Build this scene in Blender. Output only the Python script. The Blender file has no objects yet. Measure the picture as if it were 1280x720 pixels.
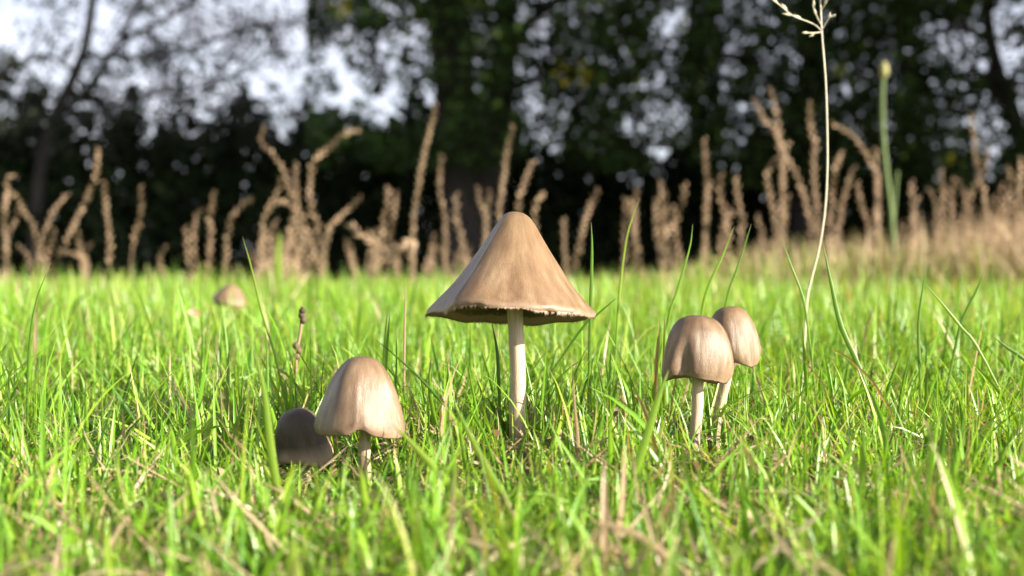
import bpy, math, random
import numpy as np
from statistics import NormalDist
from mathutils import Vector, Matrix, noise
random.seed(7)
RNG = np.random.default_rng(7)
R = math.radians; NORM = NormalDist()
sc = bpy.context.scene
C = sc.collection

# ------------------------------------------------------------------ camera, light
CAM_H, FPX, HORIZON = 0.042, 1778.0, 328.0
PITCH = math.atan((360 - HORIZON) / FPX)
cd = bpy.data.cameras.new('camera'); cam = bpy.data.objects.new('camera', cd); C.objects.link(cam)
cam.location = (0, 0, CAM_H); cam.rotation_euler = (math.pi / 2 - PITCH, 0, 0)
cd.sensor_width = 36; cd.lens = 50; cd.clip_start = 0.005; cd.clip_end = 5000
cd.dof.use_dof = True; cd.dof.focus_distance = 0.297; cd.dof.aperture_fstop = 22.0
sc.camera = cam
SUN_EL, SUN_AZ = R(21), R(-24)          # azimuth measured from +X, towards -Y = behind the camera
w = bpy.data.worlds.new('World'); sc.world = w; w.use_nodes = True
nt = w.node_tree; bg = nt.nodes['Background']; sky = nt.nodes.new('ShaderNodeTexSky')
sky.sky_type = 'NISHITA'; sky.sun_disc = False; sky.sun_elevation = SUN_EL
sdir = Vector((math.cos(SUN_AZ) * math.cos(SUN_EL), math.sin(SUN_AZ) * math.cos(SUN_EL), math.sin(SUN_EL)))
sky.sun_rotation = math.atan2(sdir.x, sdir.y)
sky.air_density = 1.0; sky.dust_density = 1.5; sky.ozone_density = 4.0
tcw = nt.nodes.new('ShaderNodeTexCoord'); mpw = nt.nodes.new('ShaderNodeMapping'); mpw.inputs['Scale'].default_value = (1, 1, 4)
nzw = nt.nodes.new('ShaderNodeTexNoise'); nzw.inputs['Scale'].default_value = 2.2; nzw.inputs['Detail'].default_value = 6
nt.links.new(tcw.outputs['Generated'], mpw.inputs[0]); nt.links.new(mpw.outputs[0], nzw.inputs['Vector'])
mrw = nt.nodes.new('ShaderNodeMapRange'); nt.links.new(nzw.outputs['Fac'], mrw.inputs[0])
mrw.inputs[1].default_value = .3; mrw.inputs[2].default_value = .7; mrw.inputs[3].default_value = .55; mrw.inputs[4].default_value = .9
mxw = nt.nodes.new('ShaderNodeMix'); mxw.data_type = 'RGBA'; nt.links.new(mrw.outputs[0], mxw.inputs[0])      # thin high cloud over the whole sky
bww = nt.nodes.new('ShaderNodeRGBToBW'); nt.links.new(sky.outputs[0], bww.inputs[0])
vmw = nt.nodes.new('ShaderNodeVectorMath'); vmw.operation = 'SCALE'; vmw.inputs[0].default_value = (1.85, 1.86, 2.06)
nt.links.new(bww.outputs[0], vmw.inputs['Scale']); nt.links.new(vmw.outputs[0], mxw.inputs[7]); nt.links.new(sky.outputs[0], mxw.inputs[6])
nt.links.new(mxw.outputs[2], bg.inputs[0]); bg.inputs[1].default_value = 0.059
sd = bpy.data.lights.new('sun', 'SUN'); sun = bpy.data.objects.new('sun', sd); C.objects.link(sun)
sd.energy = 5.0; sd.angle = R(0.53); sd.color = (1, 0.90, 0.74)
sun.rotation_euler = sdir.to_track_quat('Z', 'Y').to_euler()
sc.view_settings.view_transform = 'Standard'; sc.view_settings.look = 'None'
sc.view_settings.exposure = 1.86; sc.view_settings.gamma = 1
sc.render.engine = 'CYCLES'
sc.cycles.max_bounces = 6; sc.cycles.transmission_bounces = 4; sc.cycles.diffuse_bounces = 3
sc.cycles.use_denoising = True

def P(px, py, d):
    """pixel of the 1280x720 photograph + depth in metres -> world point"""
    x = (px - 640) / FPX * d; u = (360 - py) / FPX * d
    return Vector((x, d * math.cos(PITCH) + u * math.sin(PITCH), CAM_H - d * math.sin(PITCH) + u * math.cos(PITCH)))

def project(p):
    """(n,3) -> px, py, depth"""
    y = p[..., 1]; z = p[..., 2] - CAM_H
    dep = y * math.cos(PITCH) - z * math.sin(PITCH)
    u = y * math.sin(PITCH) + z * math.cos(PITCH)
    dd = np.where(dep > 1e-4, dep, 1e-4)
    return 640 + p[..., 0] / dd * FPX, 360 - u / dd * FPX, dep

def smooth(a, b, t):
    t = np.clip((t - a) / (b - a), 0, 1); return t * t * (3 - 2 * t)

def gz(x, y):
    """height of the ground"""
    x = np.asarray(x, float); y = np.asarray(y, float)
    z = 0.0022 * np.sin(x * 23 + 1.3) * np.cos(y * 19 + .4) + 0.0012 * np.sin(x * 61 + y * 47) + 0.0008 * np.sin(y * 93 - x * 71)
    z = z * (1 - smooth(3, 8, np.hypot(x, y)))
    z = z - 0.003 * np.exp(-((x + .035) ** 2 + (y - .24) ** 2) / .0012)
    edge = 1.75 + 0.08 * np.sin(x * 5)
    return z - 0.42 * smooth(edge, edge + 1.6, y)

# ------------------------------------------------------------------ object helpers
def link(o, parent=None):
    C.objects.link(o)
    if parent is not None:
        o.parent = parent; o.matrix_parent_inverse = Matrix.Translation(-parent.location)
    return o
def mesh_np(name, V, F, mat, parent=None, attrs=None, smooth_on=True, kind=None, data_only=False):
    """V (n,3); F (m,k) int"""
    V = np.asarray(V, np.float32); F = np.asarray(F, np.int32)
    me = bpy.data.meshes.new(name)
    me.vertices.add(len(V)); me.vertices.foreach_set('co', V.ravel())
    k = F.shape[1]
    me.loops.add(F.size); me.loops.foreach_set('vertex_index', F.ravel())
    me.polygons.add(len(F)); me.polygons.foreach_set('loop_start', np.arange(0, F.size, k, dtype=np.int32))
    me.polygons.foreach_set('use_smooth', np.full(len(F), smooth_on))
    me.update(calc_edges=True)
    for an, av in (attrs or {}).items():
        av = np.asarray(av, np.float32)
        if av.ndim == 1:
            a = me.attributes.new(an, 'FLOAT', 'POINT'); a.data.foreach_set('value', av)
        else:
            a = me.attributes.new(an, 'FLOAT_VECTOR', 'POINT'); a.data.foreach_set('vector', av.ravel())
    me.materials.append(mat)
    if data_only: return me
    o = bpy.data.objects.new(name, me); link(o, parent)
    if kind: o['kind'] = kind
    return o
def thing(name, label, cat, loc, group=None):
    o = bpy.data.objects.new(name, None); o.empty_display_size = .01; C.objects.link(o)
    o.location = loc; o['label'] = label; o['category'] = cat
    if group: o['group'] = group
    return o
def tag(o, label, cat, group=None):
    o['label'] = label; o['category'] = cat
    if group: o['group'] = group
    return o

def spline(pts, n):
    """Catmull-Rom through points -> (n,3)"""
    pts = [np.array(p, float) for p in pts]
    if len(pts) == 2: pts = [pts[0], (pts[0] + pts[1]) / 2, pts[1]]
    P_ = [2 * pts[0] - pts[1]] + pts + [2 * pts[-1] - pts[-2]]
    out = []
    m = len(pts) - 1
    for i in range(n):
        u = i / (n - 1) * m; k = min(int(u), m - 1); t = u - k
        a, b, c, d = P_[k:k + 4]
        out.append(.5 * ((2 * b) + (-a + c) * t + (2 * a - 5 * b + 4 * c - d) * t * t + (-a + 3 * b - 3 * c + d) * t ** 3))
    return np.array(out)

def tube(path, rad, sides=8, squash=None):
    """path (n,3), rad (n,) -> V,F with capped end"""
    sides += sides % 2; path = np.asarray(path); n = len(path); rad = np.broadcast_to(rad, n)
    T = np.gradient(path, axis=0); T /= np.linalg.norm(T, axis=1)[:, None] + 1e-12
    ref = np.array([0.31, 1, 0.12]) if abs(T[0] @ np.array([0, 1, 0])) < .9 else np.array([1., 0, 0])
    A = np.cross(T, ref); A /= np.linalg.norm(A, axis=1)[:, None]; B = np.cross(T, A)
    ph = np.arange(sides) / sides * 2 * math.pi
    V = path[:, None] + rad[:, None, None] * (np.cos(ph)[None, :, None] * A[:, None] + np.sin(ph)[None, :, None] * B[:, None])
    V = V.reshape(-1, 3)
    i = np.arange(n - 1)[:, None] * sides; j = np.arange(sides)[None]; j2 = (j + 1) % sides
    F = np.stack([i + j, i + j2, i + sides + j2, i + sides + j], -1).reshape(-1, 4)
    V = np.vstack([V, path[0], path[-1]]); e0 = n * sides
    cap0 = np.stack([np.full(sides // 2, e0), np.arange(0, sides, 2) + 0, np.arange(1, sides + 1, 2) % sides, (np.arange(2, sides + 2, 2)) % sides], -1)
    l = (n - 1) * sides
    cap1 = np.stack([np.full(sides // 2, e0 + 1), l + np.arange(0, sides, 2), l + np.arange(1, sides + 1, 2) % sides, l + (np.arange(2, sides + 2, 2)) % sides], -1)
    return V, np.vstack([F, cap0[:, ::-1], cap1])
def join(parts):
    Vs, Fs, o = [], [], 0
    for V, F in parts:
        Vs.append(V); Fs.append(F + o); o += len(V)
    return np.vstack(Vs), np.vstack(Fs)

# ------------------------------------------------------------------ materials
def mat(name):
    m = bpy.data.materials.new(name); m.use_nodes = True
    return m, m.node_tree.nodes, m.node_tree.links, m.node_tree.nodes['Principled BSDF']
def attr(N, name):
    a = N.new('ShaderNodeAttribute'); a.attribute_name = name; return a
def ramp(N, L, src, stops):
    r = N.new('ShaderNodeValToRGB'); e = r.color_ramp.elements
    while len(e) < len(stops): e.new(.5)
    for el, (p, c) in zip(e, stops): el.position = p; el.color = (*c, 1)
    L.new(src, r.inputs[0]); return r
def noise_tex(N, L, vec, scale, detail=3, rough=.55):
    n = N.new('ShaderNodeTexNoise'); n.inputs['Scale'].default_value = scale; n.inputs['Detail'].default_value = detail
    n.inputs['Roughness'].default_value = rough
    if vec is not None: L.new(vec, n.inputs['Vector'])
    return n
def mapping(N, L, src, scale):
    m = N.new('ShaderNodeMapping'); m.inputs['Scale'].default_value = scale; L.new(src, m.inputs[0]); return m.outputs[0]
def mix(N, L, a, b, f, mode='MIX'):
    m = N.new('ShaderNodeMix'); m.data_type = 'RGBA'; m.blend_type = mode
    for s, v in ((m.inputs[6], a), (m.inputs[7], b), (m.inputs[0], f)):
        if hasattr(v, 'is_linked'): L.new(v, s)
        elif isinstance(v, tuple): s.default_value = (*v, 1)
        else: s.default_value = v
    return m.outputs[2]
def bump(N, L, h, dist, strength=1):
    b = N.new('ShaderNodeBump'); b.inputs['Strength'].default_value = strength; b.inputs['Distance'].default_value = dist
    L.new(h, b.inputs['Height']); return b.outputs[0]

def dim(stops, k): return [(p, tuple(v * k for v in c)) for p, c in stops]
ALB = .62
def leafy(name, stops, transl=.42, rough=.42, spec=.45, tip=None, yellow=(1.25, 1.15, .45)):
    """thin green or dry tissue: diffuse + light coming through; 'rnd' picks the blade's own colour, 't' runs base to tip"""
    if 'leaves' not in name: stops = dim(stops, ALB)
    m, N, L, b = mat(name)
    a = attr(N, 'rnd'); r = ramp(N, L, a.outputs['Fac'], stops); col = r.outputs[0]
    t = attr(N, 't')
    tc = N.new('ShaderNodeTexCoord')
    if tip:
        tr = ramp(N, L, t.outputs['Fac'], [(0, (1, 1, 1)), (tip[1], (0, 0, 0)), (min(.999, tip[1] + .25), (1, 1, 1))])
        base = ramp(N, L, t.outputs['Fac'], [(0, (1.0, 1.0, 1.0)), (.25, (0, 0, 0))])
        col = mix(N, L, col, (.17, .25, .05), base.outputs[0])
        ends = ramp(N, L, t.outputs['Fac'], [(tip[1], (0, 0, 0)), (1, (tip[2],) * 3)])
        col = mix(N, L, col, tip[0], ends.outputs[0])
    L.new(col, b.inputs['Base Color']); b.inputs['Roughness'].default_value = rough
    b.inputs['Specular IOR Level'].default_value = spec
    tl = N.new('ShaderNodeBsdfTranslucent'); c2 = mix(N, L, col, yellow, 1.0, 'MULTIPLY'); L.new(c2, tl.inputs[0])
    ms = N.new('ShaderNodeMixShader'); ms.inputs[0].default_value = transl
    L.new(b.outputs[0], ms.inputs[1]); L.new(tl.outputs[0], ms.inputs[2])
    L.new(ms.outputs[0], N['Material Output'].inputs[0])
    return m
G = [(0, (.07, .22, .022)), (.25, (.17, .41, .03)), (.5, (.29, .57, .04)), (.72, (.46, .66, .07)), (.80, (.50, .50, .14)), (.88, (.60, .47, .27)), (1, (.52, .36, .22))]
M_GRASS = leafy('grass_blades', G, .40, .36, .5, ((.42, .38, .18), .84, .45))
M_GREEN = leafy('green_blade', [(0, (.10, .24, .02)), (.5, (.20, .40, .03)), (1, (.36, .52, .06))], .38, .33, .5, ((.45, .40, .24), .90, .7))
M_DRY = leafy('dry_blade', [(0, (.42, .28, .15)), (.5, (.58, .43, .25)), (1, (.70, .58, .38))], .28, .55, .3, None, (1.1, 1, .8))
M_STALK = leafy('dry_seed_husk', [(0, (.38, .26, .16)), (.5, (.58, .41, .26)), (1, (.76, .56, .36))], .22, .6, .25, None, (1.1, .95, .75))
M_WEED = leafy('dry_and_green_weeds', [(0, (.34, .46, .09)), (.3, (.48, .52, .16)), (.5, (.54, .42, .26)), (1, (.66, .48, .34))], .3, .6, .25, None, (1.1, 1, .7))
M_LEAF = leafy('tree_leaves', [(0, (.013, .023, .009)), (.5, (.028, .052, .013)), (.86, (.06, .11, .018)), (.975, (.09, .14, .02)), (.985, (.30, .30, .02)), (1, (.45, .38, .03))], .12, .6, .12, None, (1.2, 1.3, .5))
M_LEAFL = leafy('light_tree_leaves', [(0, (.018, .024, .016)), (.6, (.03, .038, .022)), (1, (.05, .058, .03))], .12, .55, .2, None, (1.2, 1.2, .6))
M_YELLOW = leafy('sun_tinted_leaves', [(0, (.2, .28, .03)), (.976, (.28, .34, .03)), (.985, (.48, .46, .04)), (1, (.62, .50, .03))], .35, .6, .12, None, (1.2, 1.2, .5))  # sunlight catching these leaves is painted in as bright yellow
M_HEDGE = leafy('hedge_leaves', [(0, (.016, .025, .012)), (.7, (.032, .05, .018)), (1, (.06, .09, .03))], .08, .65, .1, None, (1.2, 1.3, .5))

def bark():
    m, N, L, b = mat('bark')
    tc = N.new('ShaderNodeTexCoord'); n = noise_tex(N, L, mapping(N, L, tc.outputs['Object'], (9, 9, 2.2)), 1.6, 6, .7)
    r = ramp(N, L, n.outputs['Fac'], [(.3, (.020, .017, .013)), (.6, (.06, .05, .04)), (.8, (.10, .09, .075))])
    L.new(r.outputs[0], b.inputs['Base Color']); b.inputs['Roughness'].default_value = .9
    L.new(bump(N, L, n.outputs['Fac'], .03), b.inputs['Normal']); return m
M_BARK = bark()

def soil():
    m, N, L, b = mat('soil_and_thatch')
    tc = N.new('ShaderNodeTexCoord'); n = noise_tex(N, L, tc.outputs['Object'], 260, 6, .7)
    n2 = noise_tex(N, L, tc.outputs['Object'], 18, 4, .6)
    r = ramp(N, L, n.outputs['Fac'], [(.32, (.030, .021, .013)), (.5, (.10, .075, .04)), (.62, (.22, .17, .09)), (.75, (.34, .27, .16))])
    r2 = ramp(N, L, n2.outputs['Fac'], [(.4, (.06, .09, .02)), (.65, (.13, .11, .05))])
    L.new(mix(N, L, r.outputs[0], r2.outputs[0], .45), b.inputs['Base Color']); b.inputs['Roughness'].default_value = .95
    L.new(bump(N, L, n.outputs['Fac'], .002), b.inputs['Normal']); return m
M_SOIL = soil()

def cap_material(name, dark, base, light, rough=.42, apex=None, rimc=None, rim_from=.84):
    """'strk' = (cos, sin, t): streaks run from the apex to the rim"""
    m, N, L, b = mat(name)
    dark, base, light = [tuple(v * k for v, k in zip(c, (.50, .505, .525))) for c in (dark, base, light)]
    apex = tuple(v * .50 for v in apex); rimc = tuple(v * .58 for v in rimc)
    s = attr(N, 'strk').outputs['Vector']
    n1 = noise_tex(N, L, mapping(N, L, s, (3.2, 3.2, .9)), 1.6, 4, .6)
    n2 = noise_tex(N, L, mapping(N, L, s, (8, 8, 2.2)), 1.5, 5, .62)
    n3 = noise_tex(N, L, mapping(N, L, s, (75, 75, 26)), 1.4, 3, .6)
    c = ramp(N, L, n1.outputs['Fac'], [(.32, dark), (.52, base), (.74, light)]).outputs[0]
    c2 = ramp(N, L, n2.outputs['Fac'], [(.30, (.80, .79, .78)), (.5, (.98, .98, .98)), (.70, (1.12, 1.11, 1.1))]).outputs[0]
    c = mix(N, L, c, c2, .75, 'MULTIPLY')
    c3 = ramp(N, L, n3.outputs['Fac'], [(.36, (.92, .91, .9)), (.6, (1.04, 1.04, 1.04))]).outputs[0]
    c = mix(N, L, c, c3, .8, 'MULTIPLY')
    n4 = noise_tex(N, L, mapping(N, L, s, (38, 38, 38)), 1.6, 2, .5)
    c = mix(N, L, c, (.035, .022, .012), ramp(N, L, n4.outputs['Fac'], [(.70, (0, 0, 0)), (.76, (.8,) * 3)]).outputs[0])       # specks of soil and spores
    t = attr(N, 't').outputs['Fac']
    if apex:
        f = ramp(N, L, t, [(0, (.8,) * 3), (.55, (0, 0, 0))]).outputs[0]; c = mix(N, L, c, apex, f)
    if rimc:
        f = ramp(N, L, t, [(rim_from, (0, 0, 0)), (min(1, rim_from + .16), (.75,) * 3)]).outputs[0]; c = mix(N, L, c, rimc, f)
    L.new(c, b.inputs['Base Color']); b.inputs['Roughness'].default_value = rough
    b.inputs['Specular IOR Level'].default_value = .42
    b.inputs['Subsurface Weight'].default_value = .12; b.inputs['Subsurface Radius'].default_value = (.003, .0016, .0008)
    b.inputs['Subsurface Scale'].default_value = .5
    add = N.new('ShaderNodeMath'); add.operation = 'ADD'; L.new(n2.outputs['Fac'], add.inputs[0]); L.new(n3.outputs['Fac'], add.inputs[1])
    L.new(bump(N, L, add.outputs[0], .00016, .6), b.inputs['Normal']); return m
M_CAP = cap_material('tan_cap_skin', (.24, .145, .075), (.36, .23, .125), (.50, .35, .21), .30, (.30, .185, .09), (.52, .36, .25))
M_CAP2 = cap_material('brown_cap_skin', (.26, .16, .095), (.38, .25, .15), (.50, .36, .235), .24, (.24, .15, .08), (.50, .35, .24))
M_CAP3 = cap_material('shaded_grey_brown_cap_skin', (.10, .065, .045), (.155, .105, .075), (.25, .175, .125), .38, (.13, .085, .06), (.74, .52, .38), .68)  # shade painted into the dark skin, sunlit lower edge into the pale rim
def simple(name, c1, c2, scale=(400, 400, 60), rough=.6, sss=.0, bd=.0003):
    m, N, L, b = mat(name)
    tc = N.new('ShaderNodeTexCoord'); n = noise_tex(N, L, mapping(N, L, tc.outputs['Object'], scale), 2.4, 4, .6)
    L.new(ramp(N, L, n.outputs['Fac'], [(.34, tuple(v * .66 for v in c1)), (.64, tuple(v * .66 for v in c2))]).outputs[0], b.inputs['Base Color'])
    b.inputs['Roughness'].default_value = rough
    if sss:
        b.inputs['Subsurface Weight'].default_value = sss; b.inputs['Subsurface Radius'].default_value = (.004, .002, .001); b.inputs['Subsurface Scale'].default_value = .5
    L.new(bump(N, L, n.outputs['Fac'], bd, .8), b.inputs['Normal']); return m
M_STEM = simple_stem = simple('pale_stem', (.56, .40, .26), (.76, .61, .44), (500, 500, 45), .5, .15)
_N, _L = M_STEM.node_tree.nodes, M_STEM.node_tree.links; _b = _N['Principled BSDF']; _src = _b.inputs['Base Color'].links[0].from_socket
_g = _N.new('ShaderNodeNewGeometry'); _sx = _N.new('ShaderNodeSeparateXYZ'); _L.new(_g.outputs['Position'], _sx.inputs[0])
_mr = _N.new('ShaderNodeMapRange'); _mr.inputs[1].default_value = .0; _mr.inputs[2].default_value = .011; _mr.inputs[3].default_value = .75; _mr.inputs[4].default_value = .0; _L.new(_sx.outputs[2], _mr.inputs[0])
_nz = noise_tex(_N, _L, _g.outputs['Position'], 700, 4, .7); _mm = _N.new('ShaderNodeMath'); _mm.operation = 'MULTIPLY'; _L.new(_mr.outputs[0], _mm.inputs[0]); _L.new(_nz.outputs['Fac'], _mm.inputs[1])
_mm2 = _N.new('ShaderNodeMath'); _mm2.operation = 'MULTIPLY'; _mm2.inputs[1].default_value = 1.9; _mm2.use_clamp = True; _L.new(_mm.outputs[0], _mm2.inputs[0])
_L.new(mix(_N, _L, _src, (.16, .10, .05), _mm2.outputs[0]), _b.inputs['Base Color'])      # soil clings to the foot of each stem
M_GILL = simple('gills', (.24, .17, .09), (.46, .36, .20), (300, 300, 300), .8)
M_FRINGE = simple('veil_fringe', (.42, .27, .18), (.62, .44, .32), (500, 500, 500), .6, .1)
M_CULM = leafy('straw_culm', [(0, (.80, .76, .50)), (1, (.98, .90, .70))], .15, .4, .5, None, (1, 1, .8))
M_REED = leafy('green_reed', [(0, (.15, .25, .07)), (1, (.46, .44, .16))], .2, .5, .3, None, (1, 1, .6))
M_LITTER = leafy('brown_leaf', [(0, (.16, .06, .035)), (.5, (.34, .19, .10)), (1, (.56, .38, .24))], .2, .5, .4, None, (1.1, .9, .7))
M_STRAW_DARK = leafy('dark_seed_head', [(0, (.10, .07, .05)), (1, (.25, .17, .12))], .1, .7, .2, None, (1, 1, 1))

# ------------------------------------------------------------------ ground sheet
def ground():
    a = np.linspace(-1, 1, 191); X = np.sinh(a * 9.2) / math.sinh(9.2) * 3000
    b = np.linspace(-1, 1, 261); Y = np.sinh(b * 9.2) / math.sinh(9.2) * 3000 + .8
    X = np.unique(np.concatenate([X, np.linspace(-.8, .8, 130)])); Y = np.unique(np.concatenate([Y, np.linspace(.02, 3.6, 260)]))
    gx, gy = np.meshgrid(X, Y); V = np.stack([gx, gy, gz(gx, gy)], -1).reshape(-1, 3)
    nx = len(X); i = (np.arange(len(Y) - 1)[:, None] * nx + np.arange(nx - 1)[None]).ravel()
    F = np.stack([i, i + 1, i + nx + 1, i + nx], -1)
    mesh_np('ground', V, F, M_SOIL, kind='structure')
ground()

# ------------------------------------------------------------------ mushrooms
KEEP_OUT = []      # (centre, radius, half height) volumes that grass may not pierce
def mushroom(label, capmat, apex, d, prof, axis_tilt, stem, stem_w, seed, lobes=(), rim_wave=(), under=.72, fringe=False, fold=None, group='brown mushrooms in the grass', d_stem=None, grooves=.008, bumps=(), flat=None):
    """apex: pixel of the cap's top, prof: [(r, drop)] in pixels, stem: pixel polyline top -> base"""
    mm = d / FPX
    A = P(*apex, d)
    s_pts = [P(x, y, d if d_stem is None else d_stem[k]) for k, (x, y) in enumerate(stem)]
    base = Vector(s_pts[-1]); base.z = float(gz(base.x, base.y)) - .001
    root = thing('mushroom', label, 'mushroom', base, group)
    # cap
    pr = spline([(r * mm, 0, -z * mm) for r, z in prof], 30)
    seg = 144; ph = np.arange(seg) / seg * 2 * math.pi
    nP = len(pr); tt = np.arange(nP) / (nP - 1)
    lob = np.zeros(seg); wav = np.zeros(seg)
    for k, a, p in lobes: lob += a * np.cos(k * ph - p)
    for k, a, p in rim_wave: wav += a * mm * np.cos(k * ph - p)
    rs = random.Random(seed); fine = np.zeros(seg)
    for k in range(7, 40): fine += rs.uniform(-1, 1) * np.sin(k * ph + rs.uniform(0, 6)) / k ** .5
    rr = np.clip(pr[:, 0], 0, None)[:, None] * (1 + lob[None] * smooth(.15, 1, tt)[:, None] + grooves * fine[None] * smooth(.2, .9, tt)[:, None])
    zz = pr[:, 2][:, None] + (wav[None] + fine[None] * .35 * mm) * smooth(.35, 1, tt)[:, None]
    for ba, bw, br in bumps:
        dph = (ph - ba + math.pi) % (2 * math.pi) - math.pi
        zz = zz + (br * mm * np.exp(-(dph / bw) ** 2))[None] * smooth(.5, 1, tt)[:, None]
    if flat is not None:        # one flank flattened to shape a shaded strip with a crisp edge
        fc, fw = flat; dph = (ph - fc + math.pi) % (2 * math.pi) - math.pi
        chord = np.where(np.abs(dph) < fw, math.cos(fw) / np.cos(np.clip(dph, -fw, fw)), 1.0)
        rr = rr * (1 + (chord - 1)[None] * smooth(.08, .3, tt)[:, None])
    if fold is not None:
        for fa, fw, fd, t0 in fold:
            dph = (ph - fa + math.pi) % (2 * math.pi) - math.pi
            g = np.exp(-(dph / fw) ** 2)[None] * smooth(t0, min(1, t0 + .45), tt)[:, None]
            rr = rr * (1 - fd * g)
    # gentle dents so that no side is a perfect surface of revolution
    dn = 1.4 * np.array([[noise.noise(Vector((math.cos(p) * 1.7 + seed, math.sin(p) * 1.7, t * 2.2))) for p in ph] for t in tt])
    rr = rr * (1 + .05 * dn * smooth(0, .35, tt)[:, None])
    top = np.stack([rr * np.cos(ph), rr * np.sin(ph), zz], -1)
    # turned-in lip and underside up to the stem
    rim_r, rim_z = rr[-1], zz[-1]
    und = []
    ust = np.array([.97, .93, .8, .6, .4, .2, .09])
    H = -pr[-1, 2]
    for q, u in enumerate(ust):
        zu = rim_z + (1 - u) ** .8 * H * under * (.55) + (.012 * H if q == 0 else .05 * H)
        und.append(np.stack([rim_r * u * np.cos(ph), rim_r * u * np.sin(ph), zu * np.ones(seg)], -1))
    rot = Matrix.Rotation(R(axis_tilt[0]), 3, 'X') @ Matrix.Rotation(R(axis_tilt[1]), 3, 'Y')
    rn = np.array(rot)
    def place(W): return W @ rn.T + np.array(A)
    n = nP; V = place(top.reshape(-1, 3)); lip = place(und[0]); V2 = place(und[1]);
    allv = np.vstack([V, lip, V2]); rings = n + 2
    i = np.arange(rings - 1)[:, None] * seg; j = np.arange(seg)[None]; j2 = (j + 1) % seg
    F = np.stack([i + j, i + seg + j, i + seg + j2, i + j2], -1).reshape(-1, 4)
    tA = np.concatenate([np.repeat(tt, seg), np.ones(2 * seg)])
    st = np.stack([np.tile(np.cos(ph), rings), np.tile(np.sin(ph), rings), tA], -1)
    st[:, :2] *= (.35 + .65 * tA)[:, None]; st += seed * 3.1
    cap = mesh_np('cap', allv, F, capmat, root, {'t': tA, 'strk': st})
    # gills: one sheet above plus radial plates
    U = np.stack(und[1:]); U2 = place(U.reshape(-1, 3)); ru = len(ust) - 1
    i = np.arange(ru - 1)[:, None] * seg
    Fg = np.stack([i + j, i + seg + j, i + seg + j2, i + j2], -1).reshape(-1, 4)
    gV, gF = [U2], [Fg]; off = len(U2)
    for k in range(0, seg, 1):
        lo = U[:, k].copy(); dn_ = lo.copy(); dn_[:, 2] -= np.array([.035, .07, .10, .11, .09, .03]) * H
        q = place(np.vstack([lo, dn_])); m_ = len(lo)
        gV.append(q); gF.append(np.array([[a, a + 1, m_ + a + 1, m_ + a] for a in range(m_ - 1)]) + off); off += len(q)
    mesh_np('gills', np.vstack(gV), np.vstack(gF), M_GILL, root, smooth_on=False, kind='stuff')
    if fringe:
        fV, fF = [], []; o = 0
        for k in range(1300):
            p = rs.uniform(0, 2 * math.pi); idx = p / (2 * math.pi) * seg; i0 = int(idx) % seg
            r0 = rim_r[i0] * 1.004; z0 = rim_z[i0] + .3 * mm; l = (1.9 + 3.0 * rs.random() ** 2.2) * (1 + .35 * math.sin(p * 5)) * mm; w_ = rs.uniform(.25, .6) * mm
            tng = np.array([-math.sin(p), math.cos(p), 0]); out = np.array([math.cos(p), math.sin(p), 0]); sl = rs.uniform(-.5, .5)
            a0 = out * r0 + np.array([0, 0, z0 + 1.5 * mm])
            q = np.array([a0 - tng * w_, a0 + tng * w_, a0 + tng * (w_ * .7 + sl * l * .5) + out * .3 * mm - np.array([0, 0, l * .6]), a0 - tng * (w_ * .7 - sl * l * .5) + out * .3 * mm - np.array([0, 0, l * .6]),
                          a0 + tng * (w_ * .2 + sl * l) - out * .4 * mm - np.array([0, 0, l]), a0 - tng * (w_ * .2 - sl * l) - out * .4 * mm - np.array([0, 0, l])])
            fV.append(place(q)); fF += [[o, o + 1, o + 2, o + 3], [o + 3, o + 2, o + 4, o + 5]]; o += 6
        mesh_np('veil_fringe', np.vstack(fV), np.array(fF), M_FRINGE, root, kind='stuff')
    # stem
    inner = A + Vector(rot @ Vector((0, 0, -H * .45)))
    path = spline([inner] + s_pts[:-1] + [base], 40)
    rad = np.array([stem_w * mm / 2 * (1.08 - .1 * math.sin(t * 3) + .16 * t ** 3) * (1 + .03 * math.sin(t * 23 + seed)) for t in np.linspace(0, 1, 40)])
    path = path + np.stack([np.sin(np.linspace(0, 7, 40) + seed), .6 * np.cos(np.linspace(0, 5, 40) + seed), np.zeros(40)], -1) * (mm * 1.3 * np.sin(np.linspace(0, math.pi, 40)))[:, None]
    V, F = tube(path, rad, 20); mesh_np('stem', V, F, M_STEM, root)
    KEEP_OUT.append((np.array(A + Vector(rot @ Vector((0, 0, -H * .6)))), float(np.max(rr)) * 1.06, H * .62, path, float(rad.max())))
    return root

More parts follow.
